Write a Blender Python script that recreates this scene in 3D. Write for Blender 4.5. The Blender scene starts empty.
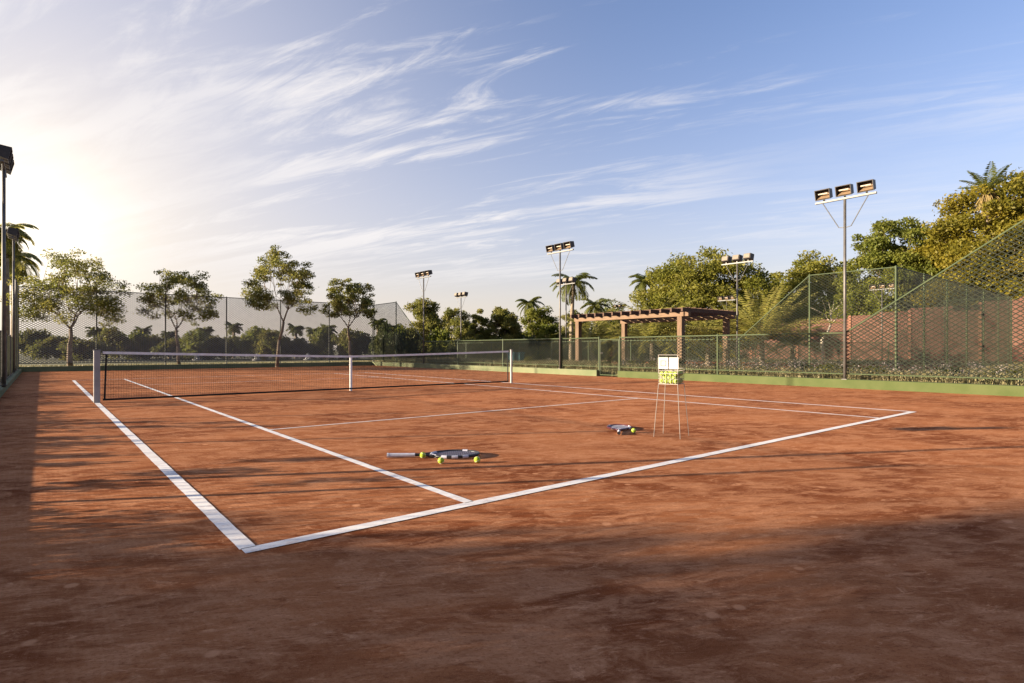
import bpy, math, random
import numpy as np
from mathutils import Vector
R = math.radians
rnd = random.Random(7)
NR = np.random.RandomState(11)
scene = bpy.context.scene
C = scene.collection

# ------------------------------------------------------------------ camera, sky, sun
YAW = R(39.341)
CAM = (-0.884, -3.341, 1.10)
FPX, HY = 574.46, 349.33
cd = bpy.data.cameras.new('camera'); cam = bpy.data.objects.new('camera', cd); C.objects.link(cam)
cam.location = CAM; cam.rotation_euler = (R(90), 0, -YAW)
cd.sensor_width = 36; cd.lens = 36 * FPX / 1024; cd.shift_y = (HY - 341.5) / 1024
cd.clip_start = 0.05; cd.clip_end = 3000
scene.camera = cam

SUN_BEAR, SUN_EL = 298.8, 11.0
world = bpy.data.worlds.new("World"); scene.world = world; world.use_nodes = True
wt = world.node_tree; wt.nodes.clear()
def build_sky():
    N = wt.nodes; L = wt.links
    def n(t, **k):
        x = N.new(t)
        for a, b in k.items(): setattr(x, a, b)
        return x
    def mth(op, a, b=None, c=None, clamp=False):
        x = n('ShaderNodeMath', operation=op, use_clamp=clamp)
        for i, v in enumerate((a, b, c)):
            if v is None: continue
            if isinstance(v, (int, float)): x.inputs[i].default_value = v
            else: L.new(v, x.inputs[i])
        return x.outputs[0]
    def mix(f, a, b, mode='MIX'):
        x = n('ShaderNodeMix', data_type='RGBA', blend_type=mode)
        if isinstance(f, (int, float)): x.inputs[0].default_value = f
        else: L.new(f, x.inputs[0])
        for i, v in ((6, a), (7, b)):
            if isinstance(v, tuple): x.inputs[i].default_value = (*v, 1)
            else: L.new(v, x.inputs[i])
        return x.outputs[2]
    def sm(v, lo, hi):
        x = n('ShaderNodeMapRange', interpolation_type='SMOOTHSTEP'); L.new(v, x.inputs[0])
        x.inputs[1].default_value = lo; x.inputs[2].default_value = hi
        return x.outputs[0]
    tc = n('ShaderNodeTexCoord'); G = tc.outputs['Generated']
    nrm = n('ShaderNodeVectorMath', operation='NORMALIZE'); L.new(G, nrm.inputs[0])
    sep = n('ShaderNodeSeparateXYZ'); L.new(nrm.outputs[0], sep.inputs[0])
    z = mth('MAXIMUM', sep.outputs[2], 0.0)
    sky = n('ShaderNodeTexSky', sky_type='NISHITA'); sky.sun_disc = False
    sky.sun_elevation = R(SUN_EL); sky.sun_rotation = R(SUN_BEAR)
    sky.air_density = 1.0; sky.dust_density = 1.2; sky.ozone_density = 2.2
    base = sky.outputs[0]
    # pale warm air low over the horizon
    base = mix(1.0, base, (.98, .93, 1.10), 'MULTIPLY')
    hz = mth('POWER', mth('SUBTRACT', 1.0, z), 4.6)
    base = mix(mth('MULTIPLY', hz, 0.92), base, SKY['horizon'])
    # the bright veil of thin cloud round the low sun side
    gb, ge = R(SKY['glow_bear']), R(SKY['glow_el'])
    gd = (math.sin(gb) * math.cos(ge), math.cos(gb) * math.cos(ge), math.sin(ge))
    dot = n('ShaderNodeVectorMath', operation='DOT_PRODUCT'); L.new(nrm.outputs[0], dot.inputs[0]); dot.inputs[1].default_value = gd
    dp = mth('MAXIMUM', dot.outputs['Value'], 0.0)
    wide = mth('POWER', dp, 7.0); mid = mth('POWER', dp, 48.0); core = mth('POWER', dp, 260.0)
    base = mix(mth('MULTIPLY', wide, 0.66), base, SKY['veil'])
    base = mix(mth('MULTIPLY', mid, 0.60), base, SKY['glow'])
    # cirrus on a plane high above
    inv = mth('DIVIDE', 1.0, mth('ADD', z, 0.10))
    cx = mth('MULTIPLY', sep.outputs[0], inv); cy = mth('MULTIPLY', sep.outputs[1], inv)
    cb = n('ShaderNodeCombineXYZ'); L.new(cx, cb.inputs[0]); L.new(cy, cb.inputs[1])
    def cloud(sc, scl, det, rough, dist, rot, off):
        m = n('ShaderNodeMapping'); m.inputs['Rotation'].default_value = (0, 0, R(rot)); m.inputs['Location'].default_value = off
        m2 = n('ShaderNodeMapping'); m2.inputs['Scale'].default_value = scl
        L.new(cb.outputs[0], m.inputs[0]); L.new(m.outputs[0], m2.inputs[0])
        t = n('ShaderNodeTexNoise'); t.inputs['Scale'].default_value = sc; t.inputs['Detail'].default_value = det
        t.inputs['Roughness'].default_value = rough; t.inputs['Distortion'].default_value = dist
        L.new(m2.outputs[0], t.inputs['Vector']); return t.outputs[0]
    rot = SKY['rot']
    c1 = cloud(1.0, (2.1, .30, 1), 10, .60, .7, rot, (3.1, 1.7, 0))
    c2 = cloud(2.6, (3.0, .6, 1), 9, .68, 1.0, rot + 8, (0.4, 5.2, 0))
    c3 = cloud(.55, (1.0, .55, 1), 4, .5, .3, rot, (2.6, 6.1, 0))
    f = sm(mth('ADD', mth('MULTIPLY', c1, .62), mth('MULTIPLY', c2, .38)), .46, .62)
    g = sm(c3, .28, .52)
    cov = mth('MULTIPLY', mth('MULTIPLY', mth('MULTIPLY', f, g), sm(sep.outputs[2], .05, .22)), sm(sep.outputs[2], .75, .55))
    side = sm(dot.outputs['Value'], .25, .80)
    cov = mth('MULTIPLY', cov, mth('ADD', .26, mth('MULTIPLY', side, .50)), clamp=True)
    base = mix(cov, base, SKY['cloud'])
    base = mix(mth('MULTIPLY', core, .85), base, SKY['core'])
    bg = n('ShaderNodeBackground'); bg.inputs[1].default_value = SKY['strength']; L.new(base, bg.inputs[0])
    o = n('ShaderNodeOutputWorld'); L.new(bg.outputs[0], o.inputs[0])
SKY = dict(strength=0.066, horizon=(3.6, 2.98, 2.5), veil=(3.8, 3.4, 3.1), glow=(4.7, 4.15, 3.4), core=(7, 6.2, 5), cloud=(4.1, 3.9, 3.8),
           glow_bear=-1.2, glow_el=9.0, rot=-30)
build_sky()

sl = bpy.data.lights.new('sun', 'SUN'); sun = bpy.data.objects.new('sun', sl); C.objects.link(sun)
sl.energy = 5.0; sl.angle = R(0.6); sl.color = (1.0, 0.84, 0.63)
b_, e_ = R(SUN_BEAR), R(SUN_EL)
sdir = Vector((math.sin(b_) * math.cos(e_), math.cos(b_) * math.cos(e_), math.sin(e_)))
sun.rotation_euler = sdir.to_track_quat('Z', 'Y').to_euler(); sun.location = sdir * 60
scene.view_settings.view_transform = 'Standard'; scene.view_settings.look = 'None'
scene.view_settings.gamma = 1; scene.view_settings.use_curve_mapping = False
scene.view_settings.exposure = 1.94

def at(u, d):
    """ground position of image column u at depth d metres"""
    r = (u - 512) / FPX * d; s, c = math.sin(YAW), math.cos(YAW)
    return CAM[0] + d * s + r * c, CAM[1] + d * c - r * s
def zat(v, d): return CAM[2] + (HY - v) / FPX * d

# ------------------------------------------------------------------ materials
def mat(name, col, rough=.7, var=None, vscale=3., metal=0, bump=0, bscale=40, trans=0, spec=.3, attr=None, stretch=None, detail=5):
    m = bpy.data.materials.new(name); m.use_nodes = True; t = m.node_tree; N = t.nodes; L = t.links
    p = N['Principled BSDF']; p.inputs['Roughness'].default_value = rough; p.inputs['Metallic'].default_value = metal
    p.inputs['Specular IOR Level'].default_value = spec
    p.inputs['Base Color'].default_value = (*col, 1)
    out = p.inputs['Base Color']; src = None
    if var or bump:
        tc = N.new('ShaderNodeTexCoord'); vec = tc.outputs['Object']
        if stretch:
            mp = N.new('ShaderNodeMapping'); mp.inputs['Scale'].default_value = stretch; L.new(vec, mp.inputs[0]); vec = mp.outputs[0]
    if var:
        nz = N.new('ShaderNodeTexNoise'); nz.inputs['Scale'].default_value = vscale; nz.inputs['Detail'].default_value = detail
        L.new(vec, nz.inputs['Vector'])
        cr = N.new('ShaderNodeValToRGB'); cr.color_ramp.elements[0].position = .34; cr.color_ramp.elements[1].position = .66
        cr.color_ramp.elements[0].color = (*col, 1); cr.color_ramp.elements[1].color = (*var, 1)
        L.new(nz.outputs[0], cr.inputs[0]); src = cr.outputs[0]
    if attr:   # each leaf has a hue of its own
        a = N.new('ShaderNodeAttribute'); a.attribute_name = 'tone'
        mx = N.new('ShaderNodeMix'); mx.data_type = 'RGBA'; L.new(a.outputs['Fac'], mx.inputs[0])
        if src: L.new(src, mx.inputs[6])
        else: mx.inputs[6].default_value = (*col, 1)
        mx.inputs[7].default_value = (*attr, 1); src = mx.outputs[2]
    if src: L.new(src, out)
    if bump:
        bn = N.new('ShaderNodeTexNoise'); bn.inputs['Scale'].default_value = bscale; bn.inputs['Detail'].default_value = 4
        L.new(vec, bn.inputs['Vector']); bp = N.new('ShaderNodeBump'); bp.inputs['Strength'].default_value = bump
        bp.inputs['Distance'].default_value = .02
        L.new(bn.outputs[0], bp.inputs['Height']); L.new(bp.outputs[0], p.inputs['Normal'])
    if trans:
        tr = N.new('ShaderNodeBsdfTranslucent'); ms = N.new('ShaderNodeMixShader'); ms.inputs[0].default_value = trans
        if src: L.new(src, tr.inputs[0])
        else: tr.inputs[0].default_value = (*col, 1)
        o = N['Material Output']; L.new(p.outputs[0], ms.inputs[1]); L.new(tr.outputs[0], ms.inputs[2]); L.new(ms.outputs[0], o.inputs[0])
    return m

M = {}
M['white'] = mat('white_paint', (.62, .61, .60), .55, (.50, .48, .46), 6)
def line_paint():
    m = mat('line_paint', (.76, .72, .67), .7, (.68, .63, .58), 5); t = m.node_tree; N = t.nodes; L = t.links; p = N['Principled BSDF']
    src = p.inputs['Base Color'].links[0].from_socket; tc = N.new('ShaderNodeTexCoord')
    nz = N.new('ShaderNodeTexNoise'); nz.inputs['Scale'].default_value = 7; nz.inputs['Detail'].default_value = 10; nz.inputs['Roughness'].default_value = .75
    L.new(tc.outputs['Object'], nz.inputs['Vector']); mr = N.new('ShaderNodeMapRange'); L.new(nz.outputs[0], mr.inputs[0])
    mr.inputs[1].default_value = .52; mr.inputs[2].default_value = .74; mr.inputs[4].default_value = .8
    mx = N.new('ShaderNodeMix'); mx.data_type = 'RGBA'; L.new(mr.outputs[0], mx.inputs[0]); L.new(src, mx.inputs[6]); mx.inputs[7].default_value = (.46, .27, .18, 1)
    L.new(mx.outputs[2], p.inputs['Base Color']); return m
M['line'] = line_paint()
M['tape'] = mat('net_tape_canvas', (.74, .73, .72), .8, (.62, .60, .58), 9)
M['net'] = mat('net_cord', (.012, .013, .013), .8)
M['postw'] = mat('post_enamel', (.30, .285, .275), .4, (.24, .225, .215), 5)
M['green_metal'] = mat('green_painted_steel', (.045, .062, .028), .5, (.062, .078, .035), 4)
M['wire'] = mat('fence_wire', (.028, .035, .022), .55, (.040, .042, .028), 3)
M['wire_far'] = mat('fence_wire_dull', (.17, .165, .15), .6, (.21, .20, .18), 3)
M['dark_post'] = mat('dark_fence_post', (.045, .05, .04), .6, (.07, .07, .055), 3)
M['steel'] = mat('weathered_steel', (.075, .068, .062), .5, (.12, .11, .10), 5, metal=.3)
M['crossbar'] = mat('galvanised_bar', (.12, .118, .11), .5, (.09, .088, .085), 6, metal=.2)
M['darkbox'] = mat('floodlight_housing', (.025, .022, .020), .5, (.05, .04, .035), 8)
M['reflector'] = mat('floodlight_reflector', (.20, .13, .075), .5, (.15, .10, .06), 10)
M['back_sunlit'] = mat('floodlight_back_sunlit', (.17, .135, .10), .6, (.13, .105, .08), 8)  # beige back against dark housing: sun and shade put into the colours
M['bulb'] = mat('floodlight_tube', (.45, .38, .30), .3)
M['bark'] = mat('bark', (.12, .085, .06), .9, (.22, .17, .12), 3, bump=.4, bscale=14)
M['palebark'] = mat('pale_bark', (.34, .30, .24), .85, (.36, .30, .22), 4)
M['palmbark'] = mat('palm_bark', (.15, .11, .075), .9, (.24, .19, .13), 6, bump=.4, bscale=12)
def leafmat(n, a, b, c, tr=.52): return mat(n, a, .55, b, .6, trans=tr, attr=c, spec=.25, detail=3)
M['leaf_umbrella'] = leafmat('umbrella_tree_leaf', (.105, .12, .024), (.165, .17, .035), (.25, .215, .055))
M['leaf_rain'] = leafmat('rain_tree_leaf', (.11, .125, .018), (.16, .165, .022), (.24, .21, .035))
M['leaf_olive'] = leafmat('olive_tree_leaf', (.085, .11, .018), (.13, .15, .022), (.20, .19, .03))
M['leaf_gold'] = leafmat('golden_tree_leaf', (.10, .10, .012), (.17, .15, .016), (.26, .20, .022))
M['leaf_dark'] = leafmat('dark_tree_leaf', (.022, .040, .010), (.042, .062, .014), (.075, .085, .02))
M['leaf_bush'] = leafmat('bush_leaf', (.075, .09, .018), (.12, .125, .025), (.19, .165, .035))
M['leaf_hedge'] = leafmat('hedge_leaf', (.03, .05, .012), (.06, .07, .02), (.09, .09, .03))
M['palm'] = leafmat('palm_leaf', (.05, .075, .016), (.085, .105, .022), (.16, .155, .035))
M['palm_sunlit'] = leafmat('sunlit_palm_leaf', (.16, .165, .03), (.22, .21, .04), (.30, .26, .07))  # brighter copy of the palm leaf, sunlight and glow put into its colour
M['dead_frond'] = mat('dry_frond', (.12, .09, .035), .9, (.19, .13, .045), 5)
M['grass'] = leafmat('grass_blade', (.075, .085, .026), (.15, .13, .055), (.30, .25, .13), .3)
M['flower'] = mat('pale_flower', (.24, .20, .18), .8, (.17, .14, .13), 8)
M['wood'] = mat('pergola_post_wood', (.095, .055, .030), .75, (.145, .088, .05), 3, stretch=(6, 6, 1), bump=.3, bscale=10)
M['beam'] = mat('pergola_beam_wood', (.12, .072, .040), .75, (.165, .10, .058), 3, stretch=(6, 1, 6))
M['rafter'] = mat('dark_rafter_wood', (.05, .026, .016), .75, (.085, .043, .025), 3, stretch=(1, 6, 6))
M['wall'] = mat('terracotta_wall', (.080, .036, .024), .9, (.118, .055, .038), 1.4, bump=.3, bscale=6)
M['pier'] = mat('terracotta_pier', (.16, .07, .045), .9, (.22, .10, .06), 2)
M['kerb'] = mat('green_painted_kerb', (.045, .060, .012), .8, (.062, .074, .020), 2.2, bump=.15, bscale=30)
M['kerb_pale'] = mat('pale_green_kerb', (.095, .112, .050), .8, (.135, .14, .072), 1.4, bump=.15, bscale=30)  # paler green than the near right kerb
M['ball'] = mat('tennis_ball_felt', (.27, .36, .025), .95, (.32, .40, .035), 60)
M['seam'] = mat('ball_seam_rubber', (.75, .75, .68), .8)
M['chrome'] = mat('basket_wire', (.34, .30, .26), .4, metal=.5)
M['card'] = mat('white_card', (.40, .38, .37), .7, (.35, .33, .32), 12)
M['print'] = mat('pink_print', (.30, .14, .125), .8)
M['grip'] = mat('racket_grip', (.55, .54, .58), .8, (.44, .43, .46), 30)
M['frame_w'] = mat('racket_frame_silver', (.40, .39, .44), .35)
M['frame_b'] = mat('racket_frame_black', (.02, .02, .022), .35)
M['frame_r'] = mat('racket_frame_red', (.07, .015, .025), .35)
M['string'] = mat('racket_string', (.20, .20, .25), .5)
M['bin'] = mat('teal_plastic', (.02, .11, .13), .45, (.03, .14, .15), 4)
M['stone'] = mat('fountain_stone', (.22, .21, .20), .8, (.18, .17, .16), 4)
M['water'] = mat('fountain_spray', (.34, .35, .35), .3)

def clay_material(name, dark, base, dust):
    m = bpy.data.materials.new(name); m.use_nodes = True; t = m.node_tree; N = t.nodes; L = t.links
    p = N['Principled BSDF']; p.inputs['Roughness'].default_value = .95; p.inputs['Specular IOR Level'].default_value = .02
    tc = N.new('ShaderNodeTexCoord'); rot = N.new('ShaderNodeMapping'); rot.inputs['Rotation'].default_value = (0, 0, R(31))
    L.new(tc.outputs['Object'], rot.inputs[0])
    def nz(sc, st, det=8, ro=.6, dis=.4, off=(0, 0, 0)):
        mp = N.new('ShaderNodeMapping'); mp.inputs['Scale'].default_value = st; mp.inputs['Location'].default_value = off; L.new(rot.outputs[0], mp.inputs[0])
        x = N.new('ShaderNodeTexNoise'); x.inputs['Scale'].default_value = sc; x.inputs['Detail'].default_value = det
        x.inputs['Roughness'].default_value = ro; x.inputs['Distortion'].default_value = dis; L.new(mp.outputs[0], x.inputs['Vector']); return x.outputs[0]
    def ramp(v, lo, hi):
        r = N.new('ShaderNodeMapRange'); r.interpolation_type = 'SMOOTHSTEP'; L.new(v, r.inputs[0]); r.inputs[1].default_value = lo; r.inputs[2].default_value = hi; return r.outputs[0]
    def mul(a, b):
        x = N.new('ShaderNodeMath'); x.operation = 'MULTIPLY'; L.new(a, x.inputs[0])
        if isinstance(b, float): x.inputs[1].default_value = b
        else: L.new(b, x.inputs[1])
        return x.outputs[0]
    def mix(f, a, b):
        x = N.new('ShaderNodeMix'); x.data_type = 'RGBA'; L.new(f, x.inputs[0])
        for i, v in ((6, a), (7, b)):
            if isinstance(v, tuple): x.inputs[i].default_value = (*v, 1)
            else: L.new(v, x.inputs[i])
        return x.outputs[2]
    big = nz(.55, (1, 1.6, 1), 5); med = nz(2.6, (1, 2.0, 1), 10, .70, .9); strk = nz(9.0, (.8, 3.2, 1), 10, .74, 1.0, (3, 5, 0))
    patch = nz(5.5, (1, 2.2, 1), 11, .76, 1.2, (9, 1, 0)); fine = nz(60, (1, 1.4, 1), 6, .75, .2); grain = nz(240, (1, 1, 1), 2, .6, 0)
    c = mix(ramp(big, .35, .65), dark, base)
    c = mix(mul(ramp(med, .42, .62), .75), c, tuple(.5 * (a + b) for a, b in zip(base, dust)))
    c = mix(mul(ramp(patch, .53, .68), .80), c, dust)
    c = mix(mul(ramp(strk, .54, .68), .60), c, tuple(1.15 * a for a in dust))
    c = mix(mul(ramp(strk, .47, .34), .60), c, tuple(.85 * a for a in dark))
    c = mix(mul(ramp(fine, .48, .68), .60), c, dark)
    c = mix(mul(ramp(grain, .55, .75), .35), c, tuple(1.2 * a for a in dust))
    wv = N.new('ShaderNodeTexWave'); wv.wave_type = 'BANDS'; wv.bands_direction = 'X'; wv.inputs['Scale'].default_value = 9; wv.inputs['Distortion'].default_value = 7
    wv.inputs['Detail'].default_value = 4; wv.inputs['Detail Scale'].default_value = .35; L.new(tc.outputs['Object'], wv.inputs['Vector'])
    c = mix(mul(mul(ramp(wv.outputs[1], .55, .95), ramp(med, .35, .60)), .12), c, tuple(.9 * a for a in dust))
    vo = N.new('ShaderNodeTexVoronoi'); vo.inputs['Scale'].default_value = 2.3; L.new(tc.outputs['Object'], vo.inputs['Vector'])
    c = mix(mul(ramp(vo.outputs['Distance'], .085, .05), .55), c, tuple(1.1 * a for a in dust))
    L.new(c, p.inputs['Base Color'])
    ad = N.new('ShaderNodeMath'); ad.operation = 'MULTIPLY_ADD'; L.new(fine, ad.inputs[0]); ad.inputs[1].default_value = .5; L.new(strk, ad.inputs[2])
    ad2 = N.new('ShaderNodeMath'); ad2.operation = 'MULTIPLY_ADD'; L.new(grain, ad2.inputs[0]); ad2.inputs[1].default_value = .22; L.new(ad.outputs[0], ad2.inputs[2])
    bp = N.new('ShaderNodeBump'); bp.inputs['Strength'].default_value = .22; bp.inputs['Distance'].default_value = .012
    L.new(ad2.outputs[0], bp.inputs['Height']); L.new(bp.outputs[0], p.inputs['Normal'])
    return m
M['clay'] = clay_material('clay', (.16, .042, .014), (.37, .136, .053), (.58, .28, .14))
M['ground'] = mat('lawn_soil', (.06, .075, .022), .95, (.13, .105, .05), .5, bump=.4, bscale=9)

# ------------------------------------------------------------------ mesh helpers
class MB:
    def __init__(s): s.v = []; s.f = []
    def add(s, vs, fs):
        o = len(s.v); s.v += [tuple(v) for v in vs]; s.f += [tuple(i + o for i in f) for f in fs]; return s
    def box(s, x0, y0, z0, x1, y1, z1):
        return s.add([(x0, y0, z0), (x1, y0, z0), (x1, y1, z0), (x0, y1, z0), (x0, y0, z1), (x1, y0, z1), (x1, y1, z1), (x0, y1, z1)],
                     [(0, 3, 2, 1), (4, 5, 6, 7), (0, 1, 5, 4), (1, 2, 6, 5), (2, 3, 7, 6), (3, 0, 4, 7)])
    def tube(s, a, b, r0, r1=None, n=8, cap=True):
        r1 = r0 if r1 is None else r1
        a = Vector(a); b = Vector(b); d = (b - a)
        if d.length < 1e-6: return s
        d.normalize(); u = d.orthogonal().normalized(); w = d.cross(u)
        vs = []
        for p, r in ((a, r0), (b, r1)):
            for k in range(n):
                t = 2 * math.pi * k / n; vs.append(p + u * math.cos(t) * r + w * math.sin(t) * r)
        fs = [(k, (k + 1) % n, n + (k + 1) % n, n + k) for k in range(n)]
        if cap: fs += [tuple(range(n - 1, -1, -1)), tuple(range(n, 2 * n))]
        return s.add(vs, fs)
    def path(s, pts, rad, n=8, closed=False):
        pts = [Vector(p) for p in pts]; m = len(pts)
        if isinstance(rad, (int, float)): rad = [rad] * m
        vs = []; up = None
        for i, p in enumerate(pts):
            a = pts[(i - 1) % m] if (closed or i > 0) else p; b = pts[(i + 1) % m] if (closed or i < m - 1) else p
            d = (b - a).normalized()
            if up is None: up = d.orthogonal().normalized()
            up = (up - d * up.dot(d)).normalized(); w = d.cross(up)
            for k in range(n):
                t = 2 * math.pi * k / n; vs.append(p + up * math.cos(t) * rad[i] + w * math.sin(t) * rad[i])
        fs = []
        for i in range(m if closed else m - 1):
            j = (i + 1) % m
            fs += [(i * n + k, i * n + (k + 1) % n, j * n + (k + 1) % n, j * n + k) for k in range(n)]
        if not closed: fs += [tuple(range(n - 1, -1, -1)), tuple(range((m - 1) * n, m * n))]
        return s.add(vs, fs)
    def build(s, name, m, parent=None, smooth=False):
        me = bpy.data.meshes.new(name); me.from_pydata(s.v, [], s.f); me.update()
        me.materials.append(m if not isinstance(m, str) else M[m])
        if smooth: me.shade_smooth()
        o = bpy.data.objects.new(name, me); C.objects.link(o)
        if parent: o.parent = parent
        return o
def tag(o, label=None, cat=None, group=None, kind=None):
    if label: o['label'] = label
    if cat: o['category'] = cat
    if group: o['group'] = group
    if kind: o['kind'] = kind
    return o
def thing(name, label, cat, loc=(0, 0, 0), rz=0, group=None):
    o = bpy.data.objects.new(name, None); C.objects.link(o); o.location = loc; o.rotation_euler = (0, 0, rz)
    return tag(o, label, cat, group)
def copy_tree(o, parent=None):
    c = o.copy(); C.objects.link(c)
    if parent: c.parent = parent
    for ch in [x for x in o.children]: copy_tree(ch, c)
    return c
def bevel(o, w=.01, seg=2):
    b = o.modifiers.new('bevel', 'BEVEL'); b.width = w; b.segments = seg; b.limit_method = 'ANGLE'; return o
ORD = ['first', 'second', 'third', 'fourth', 'fifth', 'sixth', 'seventh', 'eighth', 'ninth', 'tenth', 'eleventh', 'twelfth', 'thirteenth',
       'fourteenth', 'fifteenth', 'sixteenth', 'seventeenth', 'eighteenth', 'nineteenth', 'twentieth']

# ------------------------------------------------------------------ ground
XL, XR, YN, YF = -1.6, 16.85, -3.7, 33.3
W2 = (23.6, 45.2, 4.1, 41.2)      # the second court
MB().add([(-900, -900, -.03), (900, -900, -.03), (900, 900, -.03), (-900, 900, -.03)], [(0, 1, 2, 3)]).build('ground', 'ground')['kind'] = 'structure'
cl = MB().add([(XL, YN - 3, 0), (XR, YN - 3, 0), (XR, YF, 0), (XL, YF, 0)], [(0, 1, 2, 3)]).build('clay_court', 'clay')
tag(cl, kind='structure')
cl2 = MB().add([(W2[0], W2[2], 0), (W2[1], W2[2], 0), (W2[1], W2[3], 0), (W2[0], W2[3], 0)], [(0, 1, 2, 3)]).build('clay_court', 'clay')
tag(cl2, kind='structure')
# court lines, painted tape slightly uneven at the edges
CW, CLN, X1, YS, YNET = 10.97, 22.15, 1.49, 4.82, 11.18
lines = MB(); ln = .088
def line(x0, y0, x1, y1, w, z):
    d = Vector((x1 - x0, y1 - y0)); L_ = d.length; d.normalize(); nn = Vector((-d.y, d.x)) * w / 2
    k = max(2, int(L_ / .12)); vs = []
    for i in range(k + 1):
        p = Vector((x0, y0)) + d * L_ * i / k
        j1, j2 = rnd.uniform(-.0022, .0022), rnd.uniform(-.0022, .0022)
        vs += [(p.x + nn.x + d.y * j1, p.y + nn.y - d.x * j1, z), (p.x - nn.x + d.y * j2, p.y - nn.y - d.x * j2, z)]
    lines.add(vs, [(2 * i, 2 * i + 1, 2 * i + 3, 2 * i + 2) for i in range(k)])
line(-.035, 0, CW + .035, 0, .095, .004); line(-.035, CLN, CW + .035, CLN, .06, .004)
for x in (0, CW): line(x, .0375, x, CLN - .03, ln, .004)
for x in (X1, CW - X1): line(x, .0375, x, CLN - .03, .075, .004)
for y in (YS, 2 * YNET - YS): line(X1 + .03, y, CW - X1 - .03, y, .05, .004)
tag(lines.build('court_lines', 'line'), kind='structure')

# ------------------------------------------------------------------ kerbs
GY0, GY1 = 11.55, 12.65      # gateway in the right kerb
def kerb(x0, y0, x1, y1, label, h=.25, m='kerb_pale'):
    o = MB().box(x0, y0, -.05, x1, y1, h).build('kerb', m); bevel(o, .015); tag(o, label, 'kerb', 'green kerbs round the court')
kerb(XL - .30, YN - 3, XL, YF, 'low green kerb under the left fence, nearest the net post', h=.15)
kerb(XL - .30, YF + .004, XR + .3, YF + .3, 'long green kerb under the tall back fence behind the four trees')
kerb(XR - .15, GY1, XR + .15, YF, 'green kerb under the right fence, running from the gateway to the back corner')
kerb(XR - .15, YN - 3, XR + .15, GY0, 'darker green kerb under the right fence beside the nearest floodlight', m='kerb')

# ------------------------------------------------------------------ fences
def clip_seg(p, d, poly):
    t0, t1 = -1e9, 1e9; n = len(poly)
    for i in range(n):
        a = poly[i]; b = poly[(i + 1) % n]; e = (b[0] - a[0], b[1] - a[1]); nn = (-e[1], e[0])
        num = (p[0] - a[0]) * nn[0] + (p[1] - a[1]) * nn[1]; den = d[0] * nn[0] + d[1] * nn[1]
        if abs(den) < 1e-9:
            if num < 0: return None
            continue
        t = -num / den
        if den > 0: t0 = max(t0, t)
        else: t1 = min(t1, t)
    return (t0, t1) if t1 - t0 > .01 else None
def wire_panel(mb, o, ax, s0, s1, z0, za, zb, cw, ch, w):
    """diamond mesh of straight wires between s0 and s1 along axis ax"""
    poly = [(s0, z0), (s1, z0), (s1, zb), (s0, za)]
    hgt = max(za, zb) - z0
    for sg, dep in ((1, .004), (-1, -.004)):
        d = Vector((cw, sg * ch)).normalized(); px = Vector((-d.y, d.x)) * w / 2
        reach = hgt * cw / ch
        k0 = math.floor((s0 - reach) / cw) - 1; k1 = math.ceil((s1 + reach) / cw) + 1
        for k in range(k0, k1):
            p = (k * cw, z0); c = clip_seg(p, d, poly)
            if not c: continue
            a = (p[0] + d.x * c[0], p[1] + d.y * c[0]); b = (p[0] + d.x * c[1], p[1] + d.y * c[1])
            nx, ny = -ax[1], ax[0]
            def P(q, off): return (o[0] + ax[0] * q[0] + nx * off, o[1] + ax[1] * q[0] + ny * off, q[1])
            vs = []
            for q in (a, b):
                vs += [P((q[0] + px.x, q[1] + px.y), dep), P((q[0] - px.x, q[1] - px.y), dep), P(q, dep + w * .7)]
            mb.add(vs, [(0, 1, 4, 3), (1, 2, 5, 4), (2, 0, 3, 5)])
def fence(label, p0, p1, tops, z0=.40, base=.25, cell=(.165, .11), w=.013, skip=(), group='wire mesh fences', wm='wire', pr=.032, gm='green_metal', rr=.021):
    """tops = list of (distance along, top height) at each post"""
    d = Vector((p1[0] - p0[0], p1[1] - p0[1])); L_ = d.length; d.normalize(); ax = (d.x, d.y)
    root = thing('mesh_fence', label, 'fence', (p0[0], p0[1], 0), 0, group)
    o = (0, 0)
    mb = MB(); run = []
    for i in range(len(tops) - 1):
        (s0, a), (s1, b) = tops[i], tops[i + 1]
        if i not in skip:
            wire_panel(mb, o, ax, s0, s1, z0, a, b, cell[0], cell[1], w)
            run = run or [(s0, a)]; run.append((s1, b))
        if run and (i in skip or i == len(tops) - 2):
            MB().path([(ax[0] * q, ax[1] * q, h) for q, h in run], rr, n=6).build('top_rail', gm, root)
            MB().path([(ax[0] * q, ax[1] * q, z0) for q, h in run], .018, n=6).build('bottom_rail', gm, root); run = []
            mb.build('wire_mesh', wm, root); mb = MB()
    for s, a in tops:
        m = MB(); m.tube((ax[0] * s, ax[1] * s, base - .05), (ax[0] * s, ax[1] * s, a + .03), pr, n=8)
        m.tube((ax[0] * s, ax[1] * s, a + .03), (ax[0] * s, ax[1] * s, a + .055), pr * 1.15, pr * .5, n=8)
        m.build('post', gm, root)
    return root
LOW, TALL = 1.57, 4.15
SP = (YF - YN) / 12
def side_tops(n=12):
    r = []
    for k in range(n + 1):
        z = TALL if k <= 1 or k >= n - 1 else LOW
        r.append((k * SP, z))
    return r
st = side_tops()
# left fence: thin wire
fence('green mesh fence along the left edge of the court behind the net post', (XL - .15, YN), (XL - .15, YF - .2), st[:-1] + [(YF - .2 - YN, TALL)], w=.006, cell=(.13, .09), gm='steel', pr=.03, z0=.165, base=.14, rr=.009)
fence('tall grey mesh fence across the far end in front of the four umbrella trees', (XL - .15, YF + .15), (XR, YF + .15), [(k * (XR - XL + .15) / 6, TALL) for k in range(7)], w=.026, gm='dark_post', wm='wire_far')
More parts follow.
